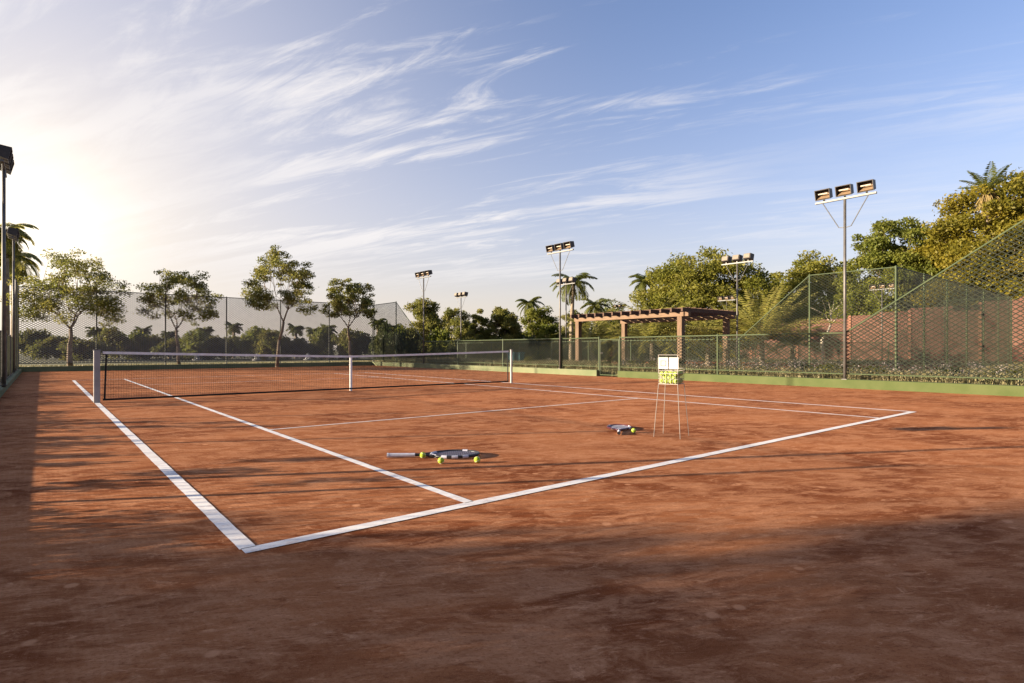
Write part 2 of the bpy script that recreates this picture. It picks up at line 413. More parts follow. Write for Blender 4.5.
# right fence with a gateway
tr = []
for y_, z in ((-3.7, TALL), (-.6, TALL), (3.3, LOW), (7.3, LOW), (14.85, LOW), (19.0, LOW), (23.0, LOW), (26.6, LOW), (30.1, TALL), (33.3, TALL)): tr.append((y_ - YN, z))
gs0, gs1 = GY0 - YN, GY1 - YN
tr = [t for t in tr if not (gs0 - .6 < t[0] < gs1 + .6)] + [(gs0, LOW), (gs1, LOW)]
tr.sort(); gi = [i for i in range(len(tr) - 1) if abs(tr[i][0] - gs0) < .01]
fence('long green mesh fence on the right side of the court in front of the pergola', (XR, YN), (XR, YF - .0), tr[:-1] + [(YF - YN - .02, TALL)], skip=gi, w=.021)
# the gate leaf standing in the gateway
g = thing('gate', 'low green mesh gate closing the gap in the right kerb', 'gate', (XR, GY0, 0))
fm = MB()
a, b = .06, GY1 - GY0 - .06
for q in ((0, a, .06, 0, a, 1.5), (0, b, .06, 0, b, 1.5), (0, a, .06, 0, b, .06), (0, a, 1.5, 0, b, 1.5), (0, a, .40, 0, b, .40)): fm.tube(q[:3], q[3:], .02, n=6)
fm.build('gate_frame', 'green_metal', g)
wm_ = MB(); wire_panel(wm_, (0, 0), (0, 1), a, b, .06, 1.5, 1.5, .165, .11, .012); wm_.build('wire_mesh', 'wire', g)
MB().tube((-.05, b - .05, .95), (-.05, b - .2, .95), .012, n=6).tube((-.05, b - .05, .95), (0, b - .05, .95), .01, n=6).build('latch', 'steel', g)

# the second court's fence: west and south sides
c2 = [(k * 3.09, TALL if k <= 1 else LOW) for k in range(13)]
fence('green mesh fence of the second court behind the pergola, tall at its right corner', (W2[0], W2[2]), (W2[0], W2[2] + 37.1), c2, w=.016, z0=.2, base=.02, pr=.035)
fence('tall green mesh fence of the second court, receding in front of the terracotta wall', (W2[0] + .08, W2[2]), (W2[0] + 19.2, W2[2]), [(k * 3.19, TALL) for k in range(7)], w=.016, z0=.2, base=.02, pr=.035)
fence('far mesh fence of the second court, close to the terracotta wall', (W2[1] - 2.3, W2[2] + .1), (W2[1] - 2.3, W2[2] + 37), [(k * 3.075 + .05, TALL if k <= 1 else LOW) for k in range(13)], w=.016, z0=.2, base=.02, pr=.035)

# ------------------------------------------------------------------ net
nt = thing('tennis_net', 'black tennis net with white top tape strung across the clay court', 'net', (0, YNET, 0))
def sag(x): t = abs(x - CW / 2) / (CW / 2); return .935 + (1.06 - .935) * t ** 1.15
npst = []
nm = MB(); NX0, NX1 = .10, CW - .10
k = int((NX1 - NX0) / .045)
for i in range(k + 1):
    x = NX0 + (NX1 - NX0) * i / k; t = sag(x) - .03
    nm.box(x - .0015, -.0015, .07, x + .0015, .0015, t)
for j in range(20):
    f = j / 19
    for i in range(24):
        xa = NX0 + (NX1 - NX0) * i / 24; xb = NX0 + (NX1 - NX0) * (i + 1) / 24
        za = .07 + (sag(xa) - .11) * f; zb = .07 + (sag(xb) - .11) * f
        nm.tube((xa, .003, za), (xb, .003, zb), .0019, n=3, cap=False)
nm.build('netting', 'net', nt)
tp = MB(); n_ = 40
for i in range(n_):
    xa = NX0 + (NX1 - NX0) * i / n_; xb = NX0 + (NX1 - NX0) * (i + 1) / n_
    tp.add([(xa, -.008, sag(xa) - .052), (xb, -.008, sag(xb) - .052), (xb, -.008, sag(xb)), (xa, -.008, sag(xa)),
            (xa, .008, sag(xa) - .052), (xb, .008, sag(xb) - .052), (xb, .008, sag(xb)), (xa, .008, sag(xa))],
           [(0, 1, 2, 3), (7, 6, 5, 4), (3, 2, 6, 7), (0, 4, 5, 1)])
tp.build('top_tape', 'tape', nt)
MB().tube((NX0, 0, .06), (NX1, 0, .06), .022, n=6).build('bottom_band', 'net', nt)
for xx in (NX0 + .03, NX1 - .03):
    MB().tube((xx + (.0 if xx > 5 else -.0), 0, .05), (xx + (-.0 if xx > 5 else .03), 0, 1.0), .017, n=8).build('side_band', 'net', nt)
MB().box(CW / 2 - .03, -.013, .0, CW / 2 + .03, .013, sag(CW / 2) + .004).build('centre_strap', 'tape', nt)
for x, s, lb in ((-.0, .11, 'thick white post'), (CW + .02, .062, 'thinner white post')):
    p = MB().box(x - s / 2, -s / 2, 0, x + s / 2, s / 2, 1.075).build('net_post', 'postw', nt); bevel(p, .012)
    cap = MB().box(x - s / 2 - .006, -s / 2 - .006, 1.077, x + s / 2 + .006, s / 2 + .006, 1.09).build('post_cap', 'postw', p)

# ------------------------------------------------------------------ floodlights
def make_floodlight():
    """faces -x; crossbar runs along y"""
    root = thing('floodlight_mast', 'mast', 'floodlight')
    MB().tube((0, 0, .2), (0, 0, 5.36), .042, .036, n=10).build('pole', 'steel', root, True)
    MB().box(-.07, -.07, .245, .07, .07, .264).build('base_plate', 'steel', root)
    MB().box(-.03, -.80, 5.36, .04, .80, 5.41).build('crossbar', 'crossbar', root)
    for s in (-1, 1):
        MB().path([(0, s * .60, 5.36), (0, s * .16, 4.58), (0, s * .04, 4.56)], .013, n=6).build('strut', 'crossbar', root)
    for y in (-.56, 0, .56):
        b = MB(); w, hgt, dp = .205, .15, .14
        tilt = R(14)
        def T(px, py, pz):   # tilt so that the open face looks down to the court
            c, s = math.cos(tilt), math.sin(tilt)
            return (px * c - pz * s, y + py, 5.615 + px * s + pz * c)
        # housing: five walls of an open box, opening to -x, wider at the mouth
        mo = [(-dp, -w, -hgt), (-dp, w, -hgt), (-dp, w, hgt), (-dp, -w, hgt)]
        bk = [(dp, -w * .86, -hgt * .8), (dp, w * .86, -hgt * .8), (dp, w * .86, hgt * .8), (dp, -w * .86, hgt * .8)]
        t_ = .018
        mi = [(-dp, -w + t_, -hgt + t_), (-dp, w - t_, -hgt + t_), (-dp, w - t_, hgt - t_), (-dp, -w + t_, hgt - t_)]
        ib = [(dp - .05, -w * .8, -hgt * .7), (dp - .05, w * .8, -hgt * .7), (dp - .05, w * .8, hgt * .7), (dp - .05, -w * .8, hgt * .7)]
        vs = [T(*q) for q in mo + bk + mi + ib]
        fs = [(0, 4, 5, 1), (1, 5, 6, 2), (2, 6, 7, 3), (3, 7, 4, 0), (4, 7, 6, 5)]
        fs += [(0, 1, 9, 8), (1, 2, 10, 9), (2, 3, 11, 10), (3, 0, 8, 11)]
        fs += [(8, 9, 13, 12), (9, 10, 14, 13), (10, 11, 15, 14), (11, 8, 12, 15), (12, 13, 14, 15)]
        h = b.add(vs, fs).build('lamp_box', 'darkbox', root)
        rf = MB(); e = .012
        rr = [(-dp + .03, -w + .04, -hgt + .035), (-dp + .03, w - .04, -hgt + .035), (dp - .065, w * .76, -.005), (dp - .065, -w * .76, -.005), (dp - .065, w * .76, hgt * .5), (dp - .065, -w * .76, hgt * .5)]
        rf.add([T(*q) for q in rr], [(0, 1, 2, 3), (3, 2, 4, 5)]).build('reflector', 'reflector', h)
        MB().tube(T(-dp + .07, -w * .62, .02), T(-dp + .07, w * .62, .02), .020, n=8).build('lamp_tube', 'bulb', h)
        cv = [(dp + .003, -w * .8, -hgt * .74), (dp + .003, w * .8, -hgt * .74), (dp + .003, w * .8, hgt * .74), (dp + .003, -w * .8, hgt * .74)]
        cv += [(dp + .03, q[1] * .9, q[2] * .9) for q in cv]
        MB().add([T(*q) for q in cv], [(4, 5, 6, 7), (0, 1, 5, 4), (1, 2, 6, 5), (2, 3, 7, 6), (3, 0, 4, 7)]).build('sunlit_back', 'back_sunlit', h)  # panel added so the back of the box looks sunlit
        MB().box(-.02, y - .02, 5.412, .03, y + .02, 5.47).build('bracket', 'steel', h)
    return root
fl = make_floodlight()
mk = [(XR - .09, 3.28, 0, 'nearest and biggest floodlight mast on the right, lamps facing the court'),
      (XR - .09, 14.85, 0, 'floodlight mast with three lamps on the right kerb left of the pergola'),
      (XR - .09, 26.5, 0, 'floodlight mast on the right kerb nearest the back corner'),
      (XL - .12, 3.2, 1, 'floodlight mast on the left kerb beside the camera'),
      (XL + .03, 14.85, 1, 'amber lit floodlight mast cut off by the left edge of the photo'),
      (XL - .12, 26.5, 1, 'smaller glowing floodlight mast on the left kerb in front of the palm'),
      (24.9, 11.1, 1, 'floodlight mast turned away, showing lamp backs coloured sunlit beige before the big rounded tree'),
      (24.9, 22.7, 1, 'floodlight mast standing just in front of the tall coconut palm'),
      (24.9, 34.5, 1, 'small floodlight mast among the trees behind the back right corner'),
      (43.9, 11.1, 0, 'small distant floodlight mast seen through the second court fence at right'),
      (43.9, 22.7, 0, 'tiny distant floodlight mast in front of the big rounded tree foliage'),
      (43.9, 34.3, 0, 'tiny distant floodlight mast above the left end of the pergola')]
for i, (x, y, f, lb) in enumerate(mk):
    o = fl if i == 0 else copy_tree(fl)
    o.location = (x, y, 0 if x < 20 else -.15); o.rotation_euler = (0, 0, math.pi * f); tag(o, lb, 'floodlight', 'floodlight masts round the courts')

# ------------------------------------------------------------------ pergola
pg = thing('pergola', 'brown timber pergola with dark rafters on four posts beyond the right fence', 'pergola', (22.0, 12.25, 0))
PX, PY = 3.9, 6.55
for x, y in ((0, 0), (0, PY), (PX, 0), (PX, PY)):
    p = MB().box(x - .13, y - .13, -.03, x + .13, y + .13, 2.62).build('post', 'wood', pg); bevel(p, .015)
for x in (0, PX):
    q = MB().box(x - .09, -.45, 2.622, x + .09, PY + .25, 2.82).build('beam', 'beam', pg); bevel(q, .01)
for i in range(13):
    y = -.35 + i * (PY + .5) / 12
    q = MB().box(-.45, y - .045, 2.824, PX + .5, y + .045, 3.0).build('rafter', 'rafter', pg)
for i in range(9):
    x = .1 + i * .47
    MB().box(x - .025, -.42, 3.004, x + .025, PY + .22, 3.04).build('batten', 'rafter', pg)

# ------------------------------------------------------------------ terracotta wall
wl = thing('garden_wall', 'long terracotta wall behind the second court, higher towards the right', 'wall', (50, -14, 0))
wm2 = MB(); n_ = 40; LW = 84
def wtop(s): return 4.75 - 2.2 * min(1, max(0, (s - 17) / 32)) ** .8 - .4 * max(0, (s - 45) / 40)
pts = []
for i in range(n_):
    s0, s1 = LW * i / n_, LW * (i + 1) / n_
    h0 = round(wtop(s0 + 1) * 8) / 8 + (.08 if i % 2 else 0)
    wm2.box(0, s0, -.05, .3, s1, h0)
wm2.build('wall_face', 'wall', wl)
for i in range(0, n_ + 1, 2):
    s0 = LW * i / n_; MB().box(-.07, s0 - .11, -.05, -.002, s0 + .11, wtop(s0) + .12).build('pier', 'pier', wl)

# ------------------------------------------------------------------ foliage
def leaf_cloud(centers, radii, n, size, flat=.6, seed=0, up=.4, aspect=.55):
    """quads scattered in clumps; returns verts, faces, tone"""
    r = np.random.RandomState(seed); C_ = np.array(centers, float); Rr = np.array(radii, float)
    w = Rr ** 2; idx = r.choice(len(C_), n, p=w / w.sum())
    d = r.normal(size=(n, 3)); d /= np.linalg.norm(d, axis=1)[:, None]
    rad = r.rand(n) ** .5 * (1 + .35 * (r.rand(n) < .18) * r.rand(n))
    p = C_[idx] + d * (rad * Rr[idx])[:, None] * np.array([1, 1, flat])
    nn = r.normal(size=(n, 3)) + np.array([0, 0, up * 2]); nn /= np.linalg.norm(nn, axis=1)[:, None]
    a = np.cross(nn, r.normal(size=(n, 3))); a /= np.linalg.norm(a, axis=1)[:, None]; b = np.cross(nn, a)
    s = size * (.6 + .8 * r.rand(n))[:, None]
    v = np.stack([p + a * s * .5, p + b * s * .5 * aspect, p - a * s * .5, p - b * s * .5 * aspect], 1).reshape(-1, 3)
    tc = r.rand(len(C_)); tone = np.clip(.55 * tc[idx] + .6 * r.rand(n) - .2, 0, 1)
    return v, tone
def quads_obj(name, v, tone, m, parent=None):
    n = len(v) // 4; me = bpy.data.meshes.new(name)
    me.vertices.add(4 * n); me.vertices.foreach_set('co', np.asarray(v, dtype=np.float32).ravel())
    me.loops.add(4 * n); me.loops.foreach_set('vertex_index', np.arange(4 * n, dtype=np.int32))
    me.polygons.add(n); me.polygons.foreach_set('loop_start', np.arange(0, 4 * n, 4, dtype=np.int32))
    me.update(calc_edges=True)
    a = me.attributes.new('tone', 'FLOAT', 'FACE'); a.data.foreach_set('value', np.asarray(tone, dtype=np.float32))
    me.materials.append(M[m]); o = bpy.data.objects.new(name, me); C.objects.link(o)
    if parent: o.parent = parent
    return o
def limbs(mb, base, r0, cl, rs, bend=.12, depth=0, frac=.45):
    """recursive splitting branches towards clump centres"""
    cen = sum(cl, Vector()) / len(cl)
    if len(cl) == 1:
        tgt = cl[0]; mid = (base + tgt) / 2 + Vector((rs.uniform(-1, 1), rs.uniform(-1, 1), rs.uniform(-1, .4))) * bend * (tgt - base).length
        mb.path([base, mid, tgt], [r0, r0 * .7, r0 * .25], n=5); return
    nd = base.lerp(cen, frac) + Vector((rs.uniform(-1, 1), rs.uniform(-1, 1), rs.uniform(-.3, .3))) * bend * (cen - base).length * .6
    r1 = r0 * .80
    mid = (base + nd) / 2 + Vector((rs.uniform(-1, 1), rs.uniform(-1, 1), 0)) * bend * .5 * (nd - base).length
    mb.path([base, mid, nd], [r0, (r0 + r1) / 2, r1], n=6)
    # split in two or three by angle round the node
    k = 3 if len(cl) > 7 and depth < 2 else 2
    ax = Vector((rs.uniform(-1, 1), rs.uniform(-1, 1), rs.uniform(-.3, .3)))
    if k == 2:
        # principal direction by farthest pair
        f = max(cl, key=lambda c: (c - cen).length); ax = (f - cen)
        cs = sorted(cl, key=lambda c: (c - cen).dot(ax)); h = len(cs) // 2; gr = [cs[:h], cs[h:]]
    else:
        a0 = rs.uniform(0, 6.28); cs = sorted(cl, key=lambda c: (math.atan2(c.y - nd.y, c.x - nd.x) + a0) % 6.283); h = len(cs) // 3
        gr = [cs[:h], cs[h:2 * h], cs[2 * h:]]
    for q in gr:
        if q: limbs(mb, nd, max(.012, r1 * (len(q) / len(cl)) ** .45), q, rs, bend, depth + 1, frac)
def tree(label, u, d, vtop, vbot, width_px, leaf, nclump=40, nleaf=14000, lsize=.13, bark='bark', trunk_r=.13, lean=0, seed=1, group=None, name='tree', umb=.5, clr=.16, flat=.6, split=None, xy=None, base_z=-.03, frac=.45, bumpy=1.0, ztop=None, zbot=None, wid=None, up=.4, full=2.0, gap=.062):
    x, y = xy if xy else at(u, d)
    zt = ztop or zat(vtop, d); zb = zbot or max(.3, zat(vbot, d)); W = wid or width_px / FPX * d
    rs = random.Random(seed); root = thing(name, label, 'tree', (x, y, base_z), 0, group)
    hh = zt - zb; cr = W / 2; cl = []; tries = 0
    while len(cl) < nclump and tries < 9000:
        tries += 1
        a = rs.uniform(0, 6.283); e = rs.uniform(-.35, 1); rr = rs.uniform(.3, 1) ** .5
        hr = max(0, 1 - abs(e) ** full) ** .5
        q = Vector((math.cos(a) * hr * rr, math.sin(a) * hr * rr, e * rr))
        c = Vector((q.x * cr * (1 - clr), q.y * cr * (1 - clr), zb + hh * umb * .6 + q.z * hh * (1 - umb * .6) * (1 - clr * .8)))
        c.x += lean * (c.z / zt); c += Vector((rs.uniform(-1, 1), rs.uniform(-1, 1), rs.uniform(-1, 1))) * .09 * W * bumpy
        if all((c - o).length > W * gap for o in cl): cl.append(c)
    radii = [W * clr * rs.uniform(.5, 1.0) for _ in cl]
    cz = [c.copy() for c in cl]
    mb = MB(); sp = split if split else zb * .55
    t0 = Vector((0, 0, -.1)); t2 = Vector((lean * .25 + rs.uniform(-.1, .1), rs.uniform(-.1, .1), sp)); t1 = (t0 + t2) / 2 + Vector((rs.uniform(-.06, .06), 0, 0))
    mb.path([t0, t1, t2], [trunk_r * 1.25, trunk_r, trunk_r * .9], n=9)
    limbs(mb, t2, trunk_r * .85, cl, rs, frac=frac)
    mb.build('trunk', bark, root, True)
    v, tone = leaf_cloud(cz, radii, nleaf, lsize, flat, seed, up)
    quads_obj('crown', v, tone, leaf, root)
    return root

# the four umbrella trees behind the far fence
G4 = 'umbrella trees behind the back fence'
U = dict(clr=.11, umb=.42, flat=.62, frac=.32, group=G4, gap=.05)
tree('widest umbrella tree behind the back fence, golden in the glow at far left', 71, 29.5, 249, 320, 98, 'leaf_umbrella', 120, 17500, .105, seed=4, trunk_r=.12, split=1.3, lean=.1, **U)
tree('small umbrella tree second from the left behind the back fence', 180, 32.5, 263, 320, 76, 'leaf_umbrella', 84, 11000, .11, seed=12, trunk_r=.09, split=1.3, **U)
tree('tallest umbrella tree with leaning trunk, third from the left behind the back fence', 277, 35, 246, 308, 74, 'leaf_umbrella', 100, 13500, .12, seed=23, trunk_r=.10, split=1.7, lean=.3, **U)
tree('neat umbrella tree right of the centre strap of the net, fourth from the left', 350, 38, 274, 318, 56, 'leaf_umbrella', 78, 11500, .12, seed=31, trunk_r=.09, split=1.7, **U)

# trees beyond the back right corner
GM = 'trees beyond the right fence'
U = dict(clr=.15, umb=.2, flat=.75, group=GM, gap=.05, bumpy=.45)
tree('round tree behind the floodlight mast near the back right corner', 424, 48, 292, 352, 50, 'leaf_umbrella', 100, 17000, .17, seed=41, **U)
tree('dark tree second behind the back right corner, by the small mast', 456, 52, 300, 352, 44, 'leaf_umbrella', 90, 16000, .18, seed=42, **U)
tree('narrow dark tree third behind the back right corner', 478, 50, 305, 352, 30, 'leaf_umbrella', 70, 11000, .18, seed=43, **U)
tree('lighter crowned tree above the right net post', 503, 50, 299, 350, 44, 'leaf_umbrella', 90, 16000, .18, seed=44, **U)
tree('bushy tree left of the tall coconut palm', 540, 56, 302, 352, 48, 'leaf_olive', 90, 16000, .2, seed=45, **U)
tree('dark tree directly behind the tall coconut palm trunk', 576, 60, 306, 352, 44, 'leaf_umbrella', 90, 15000, .2, seed=46, **U)
tree('green tree behind the left end of the pergola roof', 614, 66, 300, 350, 60, 'leaf_olive', 100, 18000, .22, seed=47, **U)
# the big ones on the right
GB = 'big trees on the right'
U = dict(group=GB, umb=.1, clr=.10, gap=.045, bumpy=.4)
tree('huge broad yellow-green tree rising behind the pergola', 704, 60, 246, 345, 146, 'leaf_rain', 330, 90000, .26, seed=51, trunk_r=.4, split=2.0, full=2.8, **U)
tree('broad green tree between the huge rounded tree and the nearest mast', 815, 66, 250, 345, 122, 'leaf_rain', 340, 80000, .29, seed=52, trunk_r=.3, full=2.4, **U)
U['up'] = .1
tree('dense olive green tree right of the nearest floodlight mast', 894, 52, 207, 345, 116, 'leaf_olive', 330, 90000, .24, seed=53, trunk_r=.35, full=2.4, **U)
tree('tall golden leaved tree at the right edge of the photo', 1006, 46, 167, 335, 176, 'leaf_gold', 420, 130000, .24, seed=54, trunk_r=.4, full=2.8, **U)
tree('dense tree filling the gap behind the olive and golden trees', 948, 60, 225, 345, 110, 'leaf_olive', 300, 70000, .32, seed=55, trunk_r=.35, full=2.8, **U)
tree('dark leaved tree below the golden crown, behind the terracotta wall', 1050, 58, 200, 345, 190, 'leaf_dark', 280, 60000, .38, seed=56, trunk_r=.35, full=2.8, **U)
# pale bare tree
def bare_tree(u, d):
    x, y = at(u, d); rs = random.Random(9); root = thing('bare_tree', 'leafless pale barked tree behind the second court fence, left of the nearest mast', 'tree', (x, y, -.03))
    cl = [Vector((rs.uniform(-1.5, 1.5), rs.uniform(-1.2, 1.2), rs.uniform(2.9, 4.3))) for _ in range(13)]
    mb = MB(); mb.path([(0, 0, -.1), (.05, 0, .9), (0, .0, 1.7)], [.10, .085, .075], n=8); limbs(mb, Vector((0, 0, 1.7)), .07, cl, rs, bend=.16)
    mb.build('trunk', 'palebark', root, True)
    v, t = leaf_cloud(cl, [.35] * len(cl), 220, .12, .8, 3); quads_obj('crown', v, t, 'leaf_olive', root)
bare_tree(822, 33)

# unseen trees added left of the frame to shade the foreground
GS = 'unseen trees added outside the left fence for shade'
def shade_tree(t, q, zt, W, seed, n=17000):
    s = (-.876, .482); nn = (.482, .876)
    b = (-1.6, -.77); q0 = -.77
    base = (nn[0] * q, nn[1] * q); x = base[0] + s[0] * t; y = base[1] + s[1] * t
    tree('unseen spreading tree added outside the left fence to shade the near clay', 0, 0, 0, 0, 0, 'leaf_umbrella', 130, n, .20, seed=seed, group=GS, xy=(x, y), ztop=zt, zbot=.6, wid=W, umb=.1, clr=.12, split=.7, full=2.4, bumpy=1.3)
shade_tree(17, -1.3, 5.0, 4.6, 66, 5000)
for t, q, zt, W, sd in SHADE if 'SHADE' in globals() else [(15, -2.5, 5.6, 5.6, 61), (21, -4.9, 9.5, 6.2, 65), (18, -7.6, 8.5, 6.4, 62), (26, -7.2, 11, 7.0, 63), (17, -12, 8, 6, 64)]:
    shade_tree(t, q, zt, W, sd)

# ------------------------------------------------------------------ palms
def frond(mb_v, tones, org, az, el, L_, droop, wid, rs, nl=26, sz=.05, tilt=0):
    """feather frond: many leaflets on an arching spine, as narrow quads"""
    pts = []; p = Vector(org); e = el; step = L_ / nl
    for i in range(nl + 1):
        pts.append(p.copy()); p = p + Vector((math.cos(az) * math.cos(e), math.sin(az) * math.cos(e), math.sin(e))) * step; e -= droop / nl
    side = Vector((-math.sin(az), math.cos(az), 0))
    tn = rs.random()
    for i in range(1, nl):
        a = pts[i]; d = (pts[i + 1] - pts[i - 1]).normalized(); f = i / nl
        ll = wid * math.sin(math.pi * min(1, .12 + f * .84)) ** .7 * rs.uniform(.85, 1.1)
        for s in (-1, 1):
            dirn = (side * s * .86 + d * .62 + Vector((0, 0, -.34 - .3 * rs.random()))).normalized(); tip = a + dirn * ll; w = d * sz
            mid = (a + tip) / 2
            mb_v += [tuple(a - w * .4), tuple(mid - w), tuple(tip), tuple(mid + w)]
            tones.append(min(1, max(0, .5 * tn + .5 * rs.random())))
    return pts
def palm(label, u, d, vcrown, rad_px, leaf='palm', n=22, seed=1, lean=0, name='palm_tree', elr=(-.5, 1.25), droop=1.5, sz=.05, wid=.55, group=None, tr=.14, ground=False, skirt=0, nl=26, xy=None, z=None, rad=None):
    x, y = xy if xy else at(u, d); zc = z if z is not None else zat(vcrown, d); L_ = rad or rad_px / FPX * d * 1.25
    rs = random.Random(seed); root = thing(name, label, 'palm', (x, y, -.03), 0, group)
    top = Vector((lean, 0, zc)); mb = MB()
    k = 8; pts = [Vector((lean * (i / k) ** 2, 0, -.1 + (zc + .1) * i / k)) for i in range(k + 1)]
    mb.path(pts, [tr * (1.3 - .5 * i / k) * (1 + .06 * (i % 2)) for i in range(k + 1)], n=8); mb.build('trunk', 'palmbark', root, True)
    v = []; t = []; spn = MB()
    for i in range(n):
        az = i * 2.399 + rs.uniform(-.25, .25); f = (i + .5) / n; el = elr[1] + (elr[0] - elr[1]) * f + rs.uniform(-.12, .12)
        ps = frond(v, t, top, az, el, L_ * rs.uniform(.85, 1.1), droop * rs.uniform(.8, 1.2), wid, rs, nl=nl, sz=sz)
        spn.path(ps[::4], [.022 * (1 - .8 * j / len(ps[::4])) for j in range(len(ps[::4]))], n=4)
    quads_obj('fronds', np.array(v), t, leaf, root); spn.build('frond_stems', leaf, root)
    if skirt:
        s_ = MB()
        for i in range(150):
            a = rs.uniform(0, 6.28); r_ = skirt * rs.uniform(.12, .72)
            s_.tube(top + Vector((math.cos(a) * .1, math.sin(a) * .1, .1)), top + Vector((math.cos(a) * r_, math.sin(a) * r_, -skirt * rs.uniform(.6, 1.45))), .05, .015, n=3)
        s_.build('dead_frond_skirt', 'dead_frond', root)
    return root
palm('tall coconut palm with dark drooping fronds above the trees, right of the second mast', 571, 44, 282, 21, n=20, seed=3, sz=.06, wid=.62, droop=1.7, lean=.3)
palm('smaller palm rising over the tree row, left of the tall coconut palm', 529, 60, 303, 14, n=16, seed=4, sz=.07, wid=.6)
palm('short palm between the tall coconut palm and the pergola roof', 596, 56, 305, 15, n=16, seed=5, sz=.07, wid=.6)
palm('coconut palm leaning out on the left side of the huge yellow-green tree', 642, 64, 281, 17, n=20, seed=6, sz=.08, wid=.8, lean=.6)
palm('palm with a cone of dead fronds rising over the golden tree at right', 988, 44.9, 190, 26, n=13, seed=7, sz=.05, wid=.5, elr=(.6, 1.4), droop=.7, skirt=1.3, tr=.13)
GP = 'date palms behind the pergola'
palm('spiky palm behind the left bay of the pergola', 592, 40, 341, 40, 'palm_sunlit', n=22, seed=11, elr=(.1, 1.4), droop=1.2, sz=.05, wid=.5, group=GP)
palm('wide pale palm with arching fronds framed between the middle pergola posts', 652, 37, 342, 54, 'palm_sunlit', n=30, seed=12, elr=(.1, 1.4), droop=1.3, sz=.05, wid=.55, group=GP)
palm('pale palm framed by the right bay of the pergola', 708, 37, 342, 50, 'palm_sunlit', n=30, seed=13, elr=(.1, 1.4), droop=1.25, sz=.05, wid=.55, group=GP)
palm('large bright yellow palm with upright fronds right of the pergola', 762, 34, 340, 56, 'palm_sunlit', n=34, seed=14, elr=(.3, 1.5), droop=.8, sz=.055, wid=.6, group=GP)
palm('small palm filling the middle bay of the pergola', 628, 42, 341, 40, 'palm_sunlit', n=26, seed=16, elr=(.1, 1.4), droop=1.2, sz=.05, wid=.5, group=GP)
palm('palm with arching fronds just right of the last pergola post', 738, 40, 341, 42, 'palm_sunlit', n=28, seed=17, elr=(.2, 1.4), droop=1.1, sz=.05, wid=.5, group=GP)
palm('low palm tuft against the wall left of the bare pale tree', 792, 40, 344, 30, 'palm_sunlit', n=20, seed=15, elr=(.2, 1.4), droop=1.1, sz=.05, wid=.5, group=GP)
palm('upper palm with hanging fronds coloured amber for the glow at the left edge', 6, 31, 232, 24, 'palm_sunlit', n=24, seed=21, sz=.06, wid=.6, droop=1.9, elr=(-.8, 1.2))
palm('lower palm with hanging fronds coloured amber for the glow behind the smaller left mast', 14, 36, 257, 24, 'palm_sunlit', n=24, seed=22, sz=.06, wid=.65, droop=1.9, elr=(-.8, 1.2))

# small palms in the belt behind the back fence
GBP = 'small palms in the green belt beyond the back fence'
bps = [(96, 325), (143, 324), (205, 324), (234, 320), (258, 328), (296, 322), (314, 324), (328, 322), (378, 315), (394, 321), (118, 330), (170, 328)]
bps.sort()
for i, (u, v) in enumerate(bps):
    palm('%s small palm from the left in the green belt beyond the back fence' % ORD[i], u, 66 + (i * 7) % 9, v + 7, 8, 'palm', n=20, seed=70 + i, sz=.10, wid=.6, group=GBP, nl=16, elr=(-.2, 1.3), tr=.17)

# ------------------------------------------------------------------ bushes
def bush_mesh(seed, leaf='leaf_bush', n=4200, size=.19):
    rs = random.Random(seed); cl = []; rd = []
    for i in range(22):
        a = rs.uniform(0, 6.28); r_ = rs.uniform(0, 1.15); z = rs.uniform(.25, 1.75) * (1 - .25 * r_)
        cl.append((math.cos(a) * r_, math.sin(a) * r_, z)); rd.append(rs.uniform(.35, .62))
    v, t = leaf_cloud(cl, rd, n, size, .85, seed, .25); v[:, 2] = np.maximum(v[:, 2], 0)
    return v, t
BUSH = []
for k, lf in ((1, 'leaf_bush'), (2, 'leaf_bush'), (3, 'leaf_hedge'), (4, 'leaf_olive')):
    v, t = bush_mesh(k); o = quads_obj('bush', v, t, lf); BUSH.append(o)
used = set()
def bush(label, x, y, w, h, kind, group, rz=0):
    src = BUSH[kind]
    if kind in used: o = src.copy(); C.objects.link(o)
    else: o = src; used.add(kind)
    o.location = (x, y, -.05); o.scale = (w / 2.9, w / 2.9, h / 2.05); o.rotation_euler = (0, 0, rz)
    tag(o, label, 'bush', group); return o
GBB = 'bushes in the green belt beyond the back fence'
row = []
for i in range(19):
    u = 28 + i * 21 + rnd.uniform(-5, 5); row.append((u, rnd.uniform(56, 66)))
for i, (u, d) in enumerate(row):
    x, y = at(u, d); top = 322 + rnd.uniform(0, 14)
    bush('%s rounded bush from the left in the green belt beyond the back fence' % ORD[i], x, y, rnd.uniform(3.6, 5.0), zat(top, d), [0, 1, 3][i % 3], GBB, rnd.uniform(0, 6))
row = []
for i in range(11):
    u = 425 + i * 22 + rnd.uniform(-5, 5); row.append((u, rnd.uniform(50, 62)))
for i, (u, d) in enumerate(row):
    x, y = at(u, d)
    bush('%s bush from the left in the row under the trees right of the net' % ORD[i], x, y, rnd.uniform(3.6, 4.8), zat(rnd.uniform(322, 334), d), [0, 2, 3][i % 3], 'bushes under the trees right of the back corner', rnd.uniform(0, 6))
row = []
for i in range(12):
    row.append((56 + rnd.uniform(-1, 3), 46 - i * 4.2))
for i, (x, y) in enumerate(row):
    bush('%s bush from the left showing over the terracotta wall' % ORD[i], x, y, 5.2, rnd.uniform(4.6, 5.6), [2, 0, 3][i % 3], 'bushes showing over the terracotta wall', rnd.uniform(0, 6))
